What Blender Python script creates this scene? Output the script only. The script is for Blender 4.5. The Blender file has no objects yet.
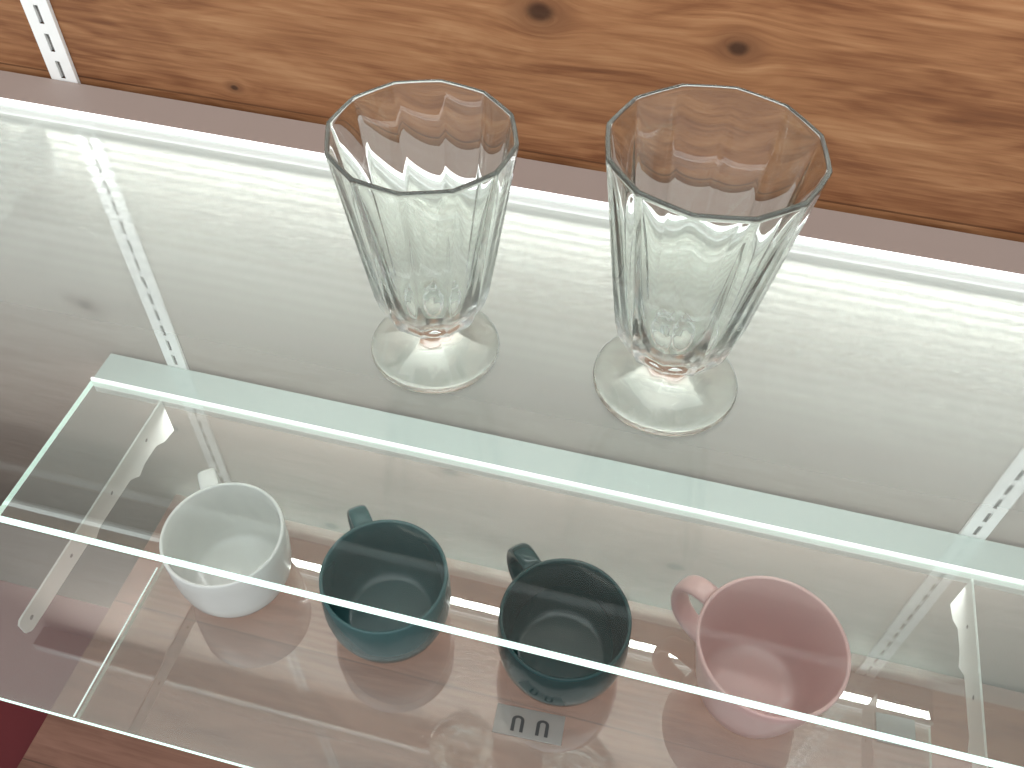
import bpy, bmesh, math, numpy as np
from mathutils import Vector, Euler, Matrix
S=bpy.context.scene
S.view_settings.view_transform='Standard'
# ------------------------------------------------------------------ dims
H=0.377      # upper shelf height over lower shelf
G=0.0485     # ledge depth
D=0.356      # glass depth
XL,XR=-0.086,0.986
W=0.9
# ------------------------------------------------------------------ helpers
def link(o,parent=None):
    S.collection.objects.link(o)
    if parent: o.parent=parent
    return o
def obj_from_bm(bm,name,mats,parent=None):
    me=bpy.data.meshes.new(name); bm.to_mesh(me); bm.free()
    for m in mats: me.materials.append(m)
    return link(bpy.data.objects.new(name,me),parent)
def empty(name,loc=(0,0,0)):
    o=bpy.data.objects.new(name,None); o.empty_display_size=.05; o.location=loc
    return link(o)
def add_box(bm,x0,x1,y0,y1,z0,z1,mi=0,bev=0):
    vs=[bm.verts.new(p) for p in [(x0,y0,z0),(x1,y0,z0),(x1,y1,z0),(x0,y1,z0),(x0,y0,z1),(x1,y0,z1),(x1,y1,z1),(x0,y1,z1)]]
    fs=[]
    for q in [(0,3,2,1),(4,5,6,7),(0,1,5,4),(1,2,6,5),(2,3,7,6),(3,0,4,7)]:
        f=bm.faces.new([vs[i] for i in q]); f.material_index=mi; fs.append(f)
    if bev:
        es=list({e for f in fs for e in f.edges})
        bmesh.ops.bevel(bm,geom=es,offset=bev,segments=2,affect='EDGES',profile=.5)
    return fs
class NT:
    def __init__(s,name):
        s.m=bpy.data.materials.new(name); s.m.use_nodes=True; s.t=s.m.node_tree; s.t.nodes.clear()
        s.out=s.t.nodes.new('ShaderNodeOutputMaterial')
    def n(s,typ,ins=None,**kw):
        nd=s.t.nodes.new(typ)
        for k,v in kw.items(): setattr(nd,k,v)
        for k,v in (ins or {}).items():
            sk=nd.inputs[k]
            if isinstance(v,bpy.types.NodeSocket): s.t.links.new(v,sk)
            else: sk.default_value=v
        return nd
    def math(s,op,*a,clamp=False):
        nd=s.t.nodes.new('ShaderNodeMath'); nd.operation=op; nd.use_clamp=clamp
        for i,v in enumerate(a):
            if isinstance(v,bpy.types.NodeSocket): s.t.links.new(v,nd.inputs[i])
            else: nd.inputs[i].default_value=v
        return nd.outputs[0]
    def ramp(s,fac,stops):
        nd=s.t.nodes.new('ShaderNodeValToRGB'); s.t.links.new(fac,nd.inputs[0])
        el=nd.color_ramp.elements
        while len(el)<len(stops): el.new(.5)
        for e,(p,c) in zip(el,stops): e.position=p; e.color=(*c,1)
        return nd.outputs[0]
    def smooth(s,v,a,b,o0=0.0,o1=1.0):
        return s.n('ShaderNodeMapRange',{0:v,1:a,2:b,3:o0,4:o1},interpolation_type='SMOOTHSTEP').outputs[0]
    def mix(s,f,a,b,mode='MIX'):
        nd=s.t.nodes.new('ShaderNodeMix'); nd.data_type='RGBA'; nd.blend_type=mode
        for k,v in ((0,f),(6,a),(7,b)):
            if isinstance(v,bpy.types.NodeSocket): s.t.links.new(v,nd.inputs[k])
            else: nd.inputs[k].default_value=v if k==0 else (*v,1)
        return nd.outputs[2]
    def end(s,sh):
        s.t.links.new(sh,s.out.inputs[0]); return s.m
def srgb(r,g,b):
    f=lambda c:((c/255+.055)/1.055)**2.4 if c>10 else c/255/12.92
    return (f(r),f(g),f(b))
def simple(name,col,rough=.5,metal=0,spec=.5,coat=0):
    t=NT(name)
    p=t.n('ShaderNodeBsdfPrincipled',{'Roughness':rough,'Metallic':metal,'Specular IOR Level':spec,'Coat Weight':coat})
    nz=t.n('ShaderNodeTexNoise',{'Scale':60.0,'Detail':3.0})
    c=t.mix(t.math('MULTIPLY',nz.outputs[0],.12),col,tuple(x*.8 for x in col))
    t.t.links.new(c,p.inputs['Base Color'])
    return t.end(p.outputs[0])
def wood(name,stops,knots,plane='xz',seam=.14,seam0=0.0,rough=.55,contrast=1.0,light_wash=None,seamk=.5):
    t=NT(name)
    geo=t.n('ShaderNodeNewGeometry')
    sp=t.n('ShaderNodeSeparateXYZ',{0:geo.outputs['Position']})
    X=sp.outputs[0]; Z=sp.outputs[2] if plane=='xz' else sp.outputs[1]
    disp=None; dark=None; halo=None
    for (kx,kz,ks) in knots:
        dx=t.math('MULTIPLY',t.math('SUBTRACT',X,kx),.7); dz=t.math('SUBTRACT',Z,kz)
        d2=t.math('ADD',t.math('MULTIPLY',dx,dx),t.math('MULTIPLY',dz,dz))
        d=t.math('SQRT',d2)
        g=t.math('POWER',2.718,t.math('MULTIPLY',d,-1/(ks*2.4)))
        sg=t.math('MULTIPLY',t.math('DIVIDE',dz,t.math('ADD',d,ks*.35)),t.math('MULTIPLY',g,-ks*2.0))
        disp=sg if disp is None else t.math('ADD',disp,sg)
        k=t.smooth(d,ks*.3,ks*.85,1.0,0.0)
        dark=k if dark is None else t.math('MAXIMUM',dark,k)
        k=t.smooth(d,ks*.7,ks*2.2,1.0,0.0)
        halo=k if halo is None else t.math('MAXIMUM',halo,k)
    Zw=Z if disp is None else t.math('ADD',Z,disp)
    plank=t.math('FLOOR',t.math('DIVIDE',t.math('SUBTRACT',Z,seam0),seam))
    cmb=t.n('ShaderNodeCombineXYZ',{0:X,1:t.math('MULTIPLY',plank,3.7),2:Zw})
    mp=t.n('ShaderNodeMapping',{0:cmb.outputs[0],3:(1.5,1,9)})
    n1=t.n('ShaderNodeTexNoise',{'Vector':mp.outputs[0],'Scale':2.0,'Detail':3.0,'Roughness':.5,'Distortion':.6})
    mp2=t.n('ShaderNodeMapping',{0:cmb.outputs[0],3:(4,1,110)})
    n2=t.n('ShaderNodeTexNoise',{'Vector':mp2.outputs[0],'Scale':3.0,'Detail':5.0,'Roughness':.6,'Distortion':.3})
    mp3=t.n('ShaderNodeMapping',{0:cmb.outputs[0],3:(5,1,30)})
    n3=t.n('ShaderNodeTexNoise',{'Vector':mp3.outputs[0],'Scale':1.6,'Detail':3.0,'Roughness':.6,'Distortion':1.2})
    rings=t.math('SINE',t.math('ADD',t.math('MULTIPLY',n1.outputs[0],55.0),t.math('MULTIPLY',Zw,90.0)))
    f=t.math('ADD',t.math('MULTIPLY',t.math('SUBTRACT',n1.outputs[0],.5),.7*contrast),t.math('MULTIPLY',rings,.05*contrast))
    f=t.math('ADD',f,t.math('MULTIPLY',t.math('SUBTRACT',n2.outputs[0],.5),.55*contrast))
    f=t.math('ADD',f,t.math('MULTIPLY',t.math('SUBTRACT',n3.outputs[0],.5),.7*contrast))
    f=t.math('ADD',f,.52,clamp=True)
    c=t.ramp(f,stops)
    if light_wash:
        # LED light painted as whitening, strongest higher up the wall
        c2=t.ramp(f,light_wash[0])
        c=t.mix(t.smooth(sp.outputs[2],light_wash[1],light_wash[2]),c,c2)
    if dark is not None:
        c=t.mix(t.math('MULTIPLY',halo,.4),c,stops[0][1])
        c=t.mix(t.math('MULTIPLY',dark,.8),c,tuple(x*.35 for x in stops[0][1]))
    if seamk:
        fr=t.math('FRACT',t.math('DIVIDE',t.math('SUBTRACT',Z,seam0),seam))
        sm=t.math('LESS_THAN',fr,.008)
        c=t.mix(t.math('MULTIPLY',sm,seamk),c,tuple(x*.3 for x in stops[0][1]))
    b=t.n('ShaderNodeBump',{'Strength':.2,'Distance':.002,'Height':f})
    p=t.n('ShaderNodeBsdfPrincipled',{'Base Color':c,'Roughness':rough,'Normal':b.outputs[0],'Specular IOR Level':.3})
    return t.end(p.outputs[0])
def pane_mat(name,haze,refl,tint,hazecol,stripes=0,fade=None):
    """clear float glass with translucent haze; on shelves a painted milky glow that can fade towards the front edge"""
    t=NT(name)
    tr=t.n('ShaderNodeBsdfTransparent',{0:(*tint,1)})
    last=tr.outputs[0]
    if haze>0:
        di=t.n('ShaderNodeBsdfDiffuse',{0:(*hazecol,1)})
        tl=t.n('ShaderNodeBsdfTranslucent',{0:(*hazecol,1)})
        h=t.n('ShaderNodeMixShader',{0:.5,1:di.outputs[0],2:tl.outputs[0]})
        geo=t.n('ShaderNodeNewGeometry')
        sp=t.n('ShaderNodeSeparateXYZ',{0:geo.outputs['Position']})
        mp=t.n('ShaderNodeMapping',{0:geo.outputs['Position'],3:(1.0,6,1)})
        nz=t.n('ShaderNodeTexNoise',{'Vector':mp.outputs[0],'Scale':1.5,'Detail':2.0})
        fac=t.math('MULTIPLY',t.math('ADD',.8,t.math('MULTIPLY',nz.outputs[0],.4)),haze)
        if stripes:
            rb=t.math('SINE',t.math('ADD',t.math('MULTIPLY',sp.outputs[1],2*math.pi/.0105),t.math('MULTIPLY',nz.outputs[0],3.0)))  # horizontal stripes painted into the haze
            amp=t.smooth(sp.outputs[1],-.24,-.08,0.0,stripes)
            fac=t.math('MULTIPLY',fac,t.math('ADD',1.0,t.math('MULTIPLY',rb,amp)))
        if fade:
            fac=t.math('MULTIPLY',fac,t.smooth(sp.outputs[1],fade[0],fade[1],fade[2],1.0))
        last=t.n('ShaderNodeMixShader',{0:fac,1:tr.outputs[0],2:h.outputs[0]}).outputs[0]
    if refl>0:
        gl=t.n('ShaderNodeBsdfGlossy',{0:(.95,1,.97,1),'Roughness':.02})
        fr=t.n('ShaderNodeFresnel',{0:1.5})
        rf=t.math('MULTIPLY',fr.outputs[0],refl,clamp=True)
        last=t.n('ShaderNodeMixShader',{0:rf,1:last,2:gl.outputs[0]}).outputs[0]
    return t.end(last)
def emis(name,col,st,dcol=(.8,.9,.85)):
    t=NT(name)
    e=t.n('ShaderNodeEmission',{0:(*col,1),1:st}); d=t.n('ShaderNodeBsdfDiffuse',{0:(*dcol,1)})
    a=t.n('ShaderNodeAddShader',{0:e.outputs[0],1:d.outputs[0]})
    return t.end(a.outputs[0])
# ------------------------------------------------------------------ camera
cam=bpy.data.cameras.new('camera'); cam.sensor_width=36; cam.lens=923.512*36/1024
cam.clip_start=.01
co=link(bpy.data.objects.new('camera',cam)); co.location=(.542,-.60505,.82666)
co.rotation_euler=(.699,-.01871,.24665); S.camera=co
# ------------------------------------------------------------------ materials
CED=[(0.0,srgb(76,43,27)),(.35,srgb(120,76,47)),(.6,srgb(147,101,67)),(1.0,srgb(176,132,94))]
m_wood=wood('cedar_boards',CED,[(.416,.4986,.0115),(.556,.493,.0085),(.161,.395,.004),(1.1,.45,.006)],seam=.21,seam0=.17,contrast=1.15)
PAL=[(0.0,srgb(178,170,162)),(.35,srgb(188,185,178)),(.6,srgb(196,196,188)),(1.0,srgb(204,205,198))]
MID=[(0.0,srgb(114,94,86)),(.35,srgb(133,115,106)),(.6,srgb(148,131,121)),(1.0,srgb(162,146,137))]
m_mid=wood('led_washed_boards',MID,[(-.095,.074,.011),(-.05,-.14,.012),(.33,-.10,.012),(.62,-.2,.012),(.15,-.3,.012)],seam=.41,seam0=-.04,contrast=.6,light_wash=(PAL,-.14,.30),seamk=0)  # LED light on the wall put into the colour as paler boards
LOW=[(0.0,srgb(78,48,38)),(.35,srgb(104,70,57)),(.6,srgb(124,88,73)),(1.0,srgb(144,106,91))]
m_low=wood('low_boards',LOW,[(.1,-.12,.008),(.45,-.28,.008),(.8,-.35,.008)],plane='xy',seam=.21,seam0=.03,contrast=.8)
m_reflect=simple('added_reflect_panel',srgb(216,198,188),.6)  # pale panel added above the view for the glass to reflect
m_white=simple('white_powder_coat',(.92,.92,.90),.4)
m_slot=simple('slot_shadow',(.20,.19,.18),.8)
m_ledge=simple('ledge_laminate',srgb(138,124,117),.55)
m_ledge_lit=simple('ledge_laminate_lit',srgb(156,168,163),.55)  # same ledge, LED light and glass haze put into a paler mint colour
m_paneA=pane_mat('upper_glass',.62,.8,(.96,.985,.970),(.81,.89,.85),.22,(-.40,-.08,.03))  # haze paints the LED glow, dense at the back, thin in front
m_paneB=pane_mat('lower_glass',.20,3.8,(.945,.98,.965),(.78,.84,.81))
m_under=pane_mat('glass_underside',.0,0,(.975,.99,.983),(.8,.8,.8))
m_edge=emis('glass_edge_glow',(.74,1.0,.90),.85,(.7,.85,.8))  # edges emit by themselves, standing for LED light caught in the glass
m_edge2=emis('glass_joint_glow',(.8,.95,.9),.2)  # faint glow put on the joint line
m_led=emis('led_strip',(.97,.98,1),1.3,(.9,.9,.9))
m_back=emis('glass_back_edge_glow',(1,.98,.97),.6,(.9,.9,.9))  # white glow put on the back edge
m_red=simple('red_plastic',srgb(92,10,18),.7)
# ------------------------------------------------------------------ walls / floor
bm=bmesh.new()
def quad(bm,pts,mi):
    f=bm.faces.new([bm.verts.new(p) for p in pts]); f.material_index=mi
quad(bm,[(-2,0,.36),(3,0,.36),(3,0,.56),(-2,0,.56)],0)
quad(bm,[(-2,0,.56),(3,0,.56),(3,0,2.4),(-2,0,2.4)],2)  # added reflection panel, out of view
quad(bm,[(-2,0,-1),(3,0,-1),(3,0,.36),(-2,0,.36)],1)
obj_from_bm(bm,'wall_back',[m_wood,m_mid,m_reflect])
m_floor=simple('grey_floor',srgb(150,135,125),.7)
bm=bmesh.new(); quad(bm,[(-2,-3,-1),(3,-3,-1),(3,0,-1),(-2,0,-1)],0)
obj_from_bm(bm,'floor',[m_floor])
bm=bmesh.new(); add_box(bm,XL,1.3,-.62,-.006,-.33,-.30,0,.002)
obj_from_bm(bm,'wooden_shelf',[m_low])
bm=bmesh.new(); add_box(bm,-.9,XL-.006,-.80,-.16,-.999,-.38,0,.004)
obj_from_bm(bm,'red_storage_box',[m_red])
# ------------------------------------------------------------------ slotted standards
def standard(x):
    bm=bmesh.new()
    w=.0125; y0,y1=-.0005,-.004; z0,z1=-.055,1.6
    pitch=.025; sw=.0022; sh=.0085
    def q(a,mi=0):
        f=bm.faces.new([bm.verts.new(p) for p in a]); f.material_index=mi
    for s in (-1,1):
        q([(x+s*w,y0,z0),(x+s*w,y1,z0),(x+s*w,y1,z1),(x+s*w,y0,z1)])
        q([(x+s*w,y1,z0),(x+s*sw,y1,z0),(x+s*sw,y1,z1),(x+s*w,y1,z1)])
    z=z0
    while z<z1:
        q([(x-sw,y1,z),(x+sw,y1,z),(x+sw,y1,z+pitch-2*sh+.001),(x-sw,y1,z+pitch-2*sh+.001)])
        a=z+pitch-2*sh+.001; b=z+pitch
        q([(x-sw,y0-.001,a),(x+sw,y0-.001,a),(x+sw,y0-.001,b),(x-sw,y0-.001,b)],1)
        for s in (-1,1): q([(x+s*sw,y0-.001,a),(x+s*sw,y1,a),(x+s*sw,y1,b),(x+s*sw,y0-.001,b)])
        z+=pitch
    obj_from_bm(bm,'slotted_wall_standard',[m_white,m_slot])
standard(0); standard(W)
# ------------------------------------------------------------------ ledges (light rails)
def ledge(z,led,body,ext=0):
    e=empty('shelf_light_rail',(0,0,z))
    bm=bmesh.new(); add_box(bm,XL-ext,XR,-G+.003,-.0045,-.020,0,0,.0008)
    obj_from_bm(bm,'rail_body',[body],e)
    bm=bmesh.new(); add_box(bm,XL-ext,XR,-G,-G+.003,-.011,.003,0)
    add_box(bm,XL-ext,XR,-G,-G+.003,-.020,-.0111,1)
    obj_from_bm(bm,'led_diffuser',[led,m_white],e)
ledge(H,m_led,m_ledge,.5)
ledge(0,emis('led_strip_low',(.90,1,.96),.5,(.9,.9,.9)),m_ledge_lit)
ledge(1.02,m_white,m_ledge,.5)  # unseen extra rail, added to go with the wash lamp
# ------------------------------------------------------------------ glass panes
def pane(z,top,name,back,joint=None):
    th=.0085
    bm=bmesh.new()
    fs=add_box(bm,XL,XR,-G-D,-G-.0005,z-th,z,2)
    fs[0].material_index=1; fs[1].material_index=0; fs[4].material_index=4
    if joint is not None:
        add_box(bm,joint-.0008,joint+.0008,-G-D+.001,-.25,z+.0001,z+.0004,3)
    bmesh.ops.recalc_face_normals(bm,faces=bm.faces)
    return obj_from_bm(bm,name,[top,m_under,m_edge,m_edge2,back])
pane(H,m_paneA,'glass_shelf',m_back); pane(0,m_paneB,'glass_shelf',emis('lower_back_edge_glow',(.88,1,.95),.5),joint=.105)  # lower back edge gets its own painted glow
# ------------------------------------------------------------------ brackets
def bracket(x,z,L=.335):
    y1=-G-.001; oz=.009
    top=[(y1,0),(-L+.004,0),(-L,-.004)]
    low=[(-L,-.020),(-L+.006,-.027),(-L+.03,-.028),(-.225,-.029),(-.215,-.037),(-.203,-.031),(-.14,-.033),(-.126,-.045),(-.112,-.040),(-.085,-.041),(-.07,-.052),(y1,-.056)]
    bm=bmesh.new()
    pts=top+low; t=.0022
    hz=[(-L+.014,-.013,.0026),(-.25,-.014,.0023),(-.17,-.015,.0023),(-.095,-.017,.0023)]
    A=[bm.verts.new((x-t/2,y,z-oz+zz)) for y,zz in pts]; B=[bm.verts.new((x+t/2,y,z-oz+zz)) for y,zz in pts]
    bm.faces.new(A); bm.faces.new(B[::-1])
    for i in range(len(pts)):
        j=(i+1)%len(pts); bm.faces.new([A[j],A[i],B[i],B[j]])
    for (y,zz,r) in hz:
        for s in (-1,1):
            c=[bm.verts.new((x+s*(t/2+.0003),y+r*math.cos(a),z-oz+zz+r*math.sin(a))) for a in [k*math.pi/6 for k in range(12)]]
            f=bm.faces.new(c); f.material_index=1
    bmesh.ops.recalc_face_normals(bm,faces=bm.faces)
    obj_from_bm(bm,'shelf_bracket',[m_white,m_slot])
for z in (0,H):
    bracket(0,z); bracket(W,z)
# ------------------------------------------------------------------ goblets
tg=NT('clear_glass')
gl=tg.n('ShaderNodeBsdfGlass',{0:(.985,1,.99,1),'Roughness':0.0,'IOR':1.47})
tt_=tg.n('ShaderNodeBsdfTransparent',{0:(.985,1,.99,1)})
mx_=tg.n('ShaderNodeMixShader',{0:.06,1:gl.outputs[0],2:tt_.outputs[0]})
m_glass=tg.end(mx_.outputs[0])
def lathe(bm,prof,seg=96,mi=0,rot=0,cap0=True,cap1=True):
    rings=[]
    for (r,z,a,n) in prof:
        ring=[]
        for i in range(seg):
            th=2*math.pi*i/seg
            rr=r
            if a:
                s=2*math.pi/n; u=(th%s)-s/2
                pr=r*math.cos(s/2)/math.cos(u)
                rr=r*(1-a)+pr*a
            ring.append(bm.verts.new((rr*math.cos(th+rot),rr*math.sin(th+rot),z)))
        rings.append(ring)
    fs=[]
    for k in range(len(rings)-1):
        for i in range(seg):
            j=(i+1)%seg
            fs.append(bm.faces.new([rings[k][i],rings[k][j],rings[k+1][j],rings[k+1][i]]))
    if cap0:
        c=bm.verts.new((0,0,prof[0][1]))
        for i in range(seg): fs.append(bm.faces.new([c,rings[0][(i+1)%seg],rings[0][i]]))
    if cap1:
        c=bm.verts.new((0,0,prof[-1][1]))
        for i in range(seg): fs.append(bm.faces.new([c,rings[-1][i],rings[-1][(i+1)%seg]]))
    for f in fs: f.smooth=True; f.material_index=mi
    return fs
def goblet(x,y,k,rk,rot):
    bm=bmesh.new(); N=12
    P=[(.030,.0012,0,N),(.0385,.0002,0,N),(.0402,.0010,0,N),(.0405,.0024,0,N),(.0395,.0038,0,N),(.037,.0046,.1,6),
       (.030,.0068,.7,6),(.022,.0110,1.0,6),(.014,.0170,1.0,6),(.0105,.0205,.4,N),(.0098,.0225,.0,N),(.0125,.0240,0,N),(.0138,.0258,0,N),(.0125,.0275,0,N),
       (.0128,.0290,.2,N),(.0180,.0308,.5,N),(.0245,.0340,.8,N),(.0292,.0390,1.2,N),(.0322,.0460,1.6,N),(.0346,.0560,1.8,N),(.0388,.085,1.8,N),(.0430,.115,1.6,N),(.0468,.143,1.2,N),
       (.0490,.1585,.9,N),(.0496,.1620,.85,N),(.0498,.1636,.8,N),(.0494,.1647,.8,N),(.0486,.1651,.8,N),(.0478,.1647,.8,N),(.0473,.1636,.8,N),(.0471,.1620,.8,N),
       (.0464,.1585,.8,N),(.0438,.143,.6,N),(.0392,.115,.45,N),(.0346,.085,.35,N),(.0298,.060,.2,N),(.0258,.049,.2,6),(.0205,.0435,.5,4),(.0150,.0425,.7,4),(.0120,.0465,.8,4),(.006,.0480,.3,4)]
    lathe(bm,[(r*rk,z*k,a,n) for r,z,a,n in P],144,0,rot)
    bmesh.ops.recalc_face_normals(bm,faces=bm.faces)
    o=obj_from_bm(bm,'glass_goblet',[m_glass]); o.location=(x,y,H+.0003)
goblet(.4015,-.2180,1.00,1.035,math.radians(5)); goblet(.5515,-.2085,1.085,1.135,math.radians(25))
# ------------------------------------------------------------------ mugs
def ceramic(name,col,rough=.18,coat=.3):
    t=NT(name)
    nz=t.n('ShaderNodeTexNoise',{'Scale':12.0,'Detail':2.0})
    c=t.mix(t.math('MULTIPLY',nz.outputs[0],.06),col,tuple(x*.8 for x in col))
    p=t.n('ShaderNodeBsdfPrincipled',{'Base Color':c,'Roughness':rough,'Specular IOR Level':.5,'Coat Weight':coat,'Coat Roughness':.08})
    return t.end(p.outputs[0])
def mug(x,y,R,Hm,prof,ang,mat,hr,hz0,hz1,hout,hw=.010,ht=.0042):
    bm=bmesh.new()
    th=.0035
    out=[(r*R,z*Hm) for r,z in prof]
    P=[(out[0][0]-.004,.0018,0,1),(out[0][0]-.002,0.0,0,1)]+[(r,z,0,1) for r,z in out]
    rt,zt=out[-1]
    P+=[(rt-.0005,zt+.0012,0,1),(rt-th/2,zt+.0018,0,1),(rt-th+.0005,zt+.0012,0,1)]
    inn=[(r-th,max(z,.007)) for r,z in out[::-1]]
    for r,z in inn:
        if z<=.007: break
        P.append((r,z,0,1))
    P+= [(P[-1][0]*.88,.0085,0,1),(P[-1][0]*.6,.007,0,1),(.004,.0068,0,1)]
    lathe(bm,P,72)
    r_at=lambda z:np.interp(z,[q[1] for q in out],[q[0] for q in out])
    path=[]
    z0,z1=hz0*Hm,hz1*Hm
    r0,r1=r_at(z0)-.0015,r_at(z1)-.0015
    mid=(z0+z1)/2; n=28
    for i in range(n+1):
        u=i/n; a=math.pi*(.5-u)
        ca,sa=max(math.cos(a),0),math.sin(a)
        px=hout*(abs(ca)**.75); pz=(z1-z0)/2*math.copysign(abs(sa)**.85,sa)
        base=r1+(r0-r1)*u
        path.append(Vector((base+px,mid+pz)))
    rings=[]
    ca,sa=math.cos(ang),math.sin(ang)
    for i,p in enumerate(path):
        t=(path[min(i+1,n)]-path[max(i-1,0)]).normalized(); nn=Vector((-t[1],t[0]))
        ring=[]
        for k in range(16):
            a=2*math.pi*k/16
            cu,su=math.cos(a),math.sin(a)
            ww=hw*math.copysign(abs(cu)**.7,cu); tt=ht*math.copysign(abs(su)**.8,su)
            q=p+nn*tt
            ring.append(bm.verts.new((q[0]*ca-ww*sa,q[0]*sa+ww*ca,q[1])))
        rings.append(ring)
    for i in range(n):
        for k in range(16):
            f=bm.faces.new([rings[i][k],rings[i][(k+1)%16],rings[i+1][(k+1)%16],rings[i+1][k]]); f.smooth=True
    bm.faces.new(rings[0]); bm.faces.new(rings[-1][::-1])
    bmesh.ops.recalc_face_normals(bm,faces=bm.faces)
    o=obj_from_bm(bm,'coffee_mug',[mat]); o.location=(x,y,.0006)
    return o
round_p=[(.60,.0),(.66,.015),(.76,.06),(.86,.14),(.93,.25),(.975,.42),(.995,.62),(1.0,.82),(1.0,1.0)]
belly_p=[(.52,.0),(.56,.02),(.62,.045),(.78,.10),(.92,.22),(1.0,.40),(1.03,.58),(1.02,.78),(1.0,1.0)]
cone_p=[(.56,.0),(.62,.012),(.68,.05),(.75,.14),(.83,.35),(.90,.6),(.955,.82),(1.0,1.0)]
rad=math.radians
MUGS=[(.1905,-.240,.0560,.085,round_p,rad(128),ceramic('white_glaze',srgb(224,224,220)),0,.28,.93,.036,.0090),
 (.348,-.244,.0570,.088,belly_p,rad(128),ceramic('teal_glaze',srgb(50,86,88),.25,.1),0,.3,.93,.034,.0095),
 (.5125,-.242,.0575,.086,belly_p,rad(132),ceramic('dark_green_glaze',srgb(8,52,53),.12,0),0,.3,.94,.035,.0095),
 (.686,-.229,.0640,.100,cone_p,rad(147),ceramic('pink_glaze',srgb(202,164,160),.3),0,.25,.93,.038,.0105)]
for m in MUGS: mug(*m)
# ------------------------------------------------------------------ price tags
m_card=pane_mat('frosted_card',.45,1.0,(.95,.95,.95),(.62,.64,.62))
m_ink=simple('black_ink',(.05,.05,.05),.5)
def tag(x,y,rz,w,h,glyph):
    e=empty('price_tag',(x,y,.0006)); e.rotation_euler=(0,0,rz)
    bm=bmesh.new(); add_box(bm,-w/2,w/2,-h/2,h/2,0,.0018,0,.0003)
    obj_from_bm(bm,'card',[m_card],e)
    if glyph:
        bm=bmesh.new()
        for cx in (-w*.16,w*.2):
            z0,z1=.0019,.0023; s=w*.05; rr=w*.09
            add_box(bm,cx-rr,cx-rr+s,-h*.34,h*.06,z0,z1)
            add_box(bm,cx+rr-s,cx+rr,-h*.34,h*.06,z0,z1)
            for q in range(6):
                a0=math.pi*q/6; a1=math.pi*(q+1)/6
                vs=[]
                for (ra,aa) in ((rr,a0),(rr,a1),(rr-s,a1),(rr-s,a0)):
                    vs.append(bm.verts.new((cx+ra*math.cos(aa),h*.06+ra*.7*math.sin(aa),z1)))
                bm.faces.new(vs)
        obj_from_bm(bm,'printed_figures',[m_ink],e)
tag(.499,-.309,rad(3),.062,.026,True); tag(.818,-.232,rad(2),.034,.026,False)
# ------------------------------------------------------------------ lights
def area(name,loc,rot,sx,sy,p,col=(1,1,1),spread=math.pi):
    l=bpy.data.lights.new(name,'AREA'); l.shape='RECTANGLE'; l.size=sx; l.size_y=sy; l.energy=p; l.color=col; l.spread=spread
    o=link(bpy.data.objects.new(name,l)); o.location=loc; o.rotation_euler=rot; return o
area('rail_lamp_upper',(.45,-.040,H-.022),(rad(20),0,0),1.06,.014,1.8,(.98,1,.99),rad(115))
area('rail_lamp_lower',(.45,-.034,-.022),(0,0,0),1.06,.020,1.8,(1,.98,.97))
area('added_wash_lamp',(.40,-.30,1.12),(rad(42),0,0),1.8,.05,4.2,(1,.99,.98),rad(62))  # added lamp out of view, brightens the panel mirrored in the shelves
area('overhead_fill',(.4,-.9,2.3),(0,0,0),2.6,1.6,20,(.96,.99,1))  # broad fill light added overhead
w=bpy.data.worlds.new('world'); S.world=w; w.use_nodes=True
w.node_tree.nodes['Background'].inputs[0].default_value=(.94,.98,1,1); w.node_tree.nodes['Background'].inputs[1].default_value=.76
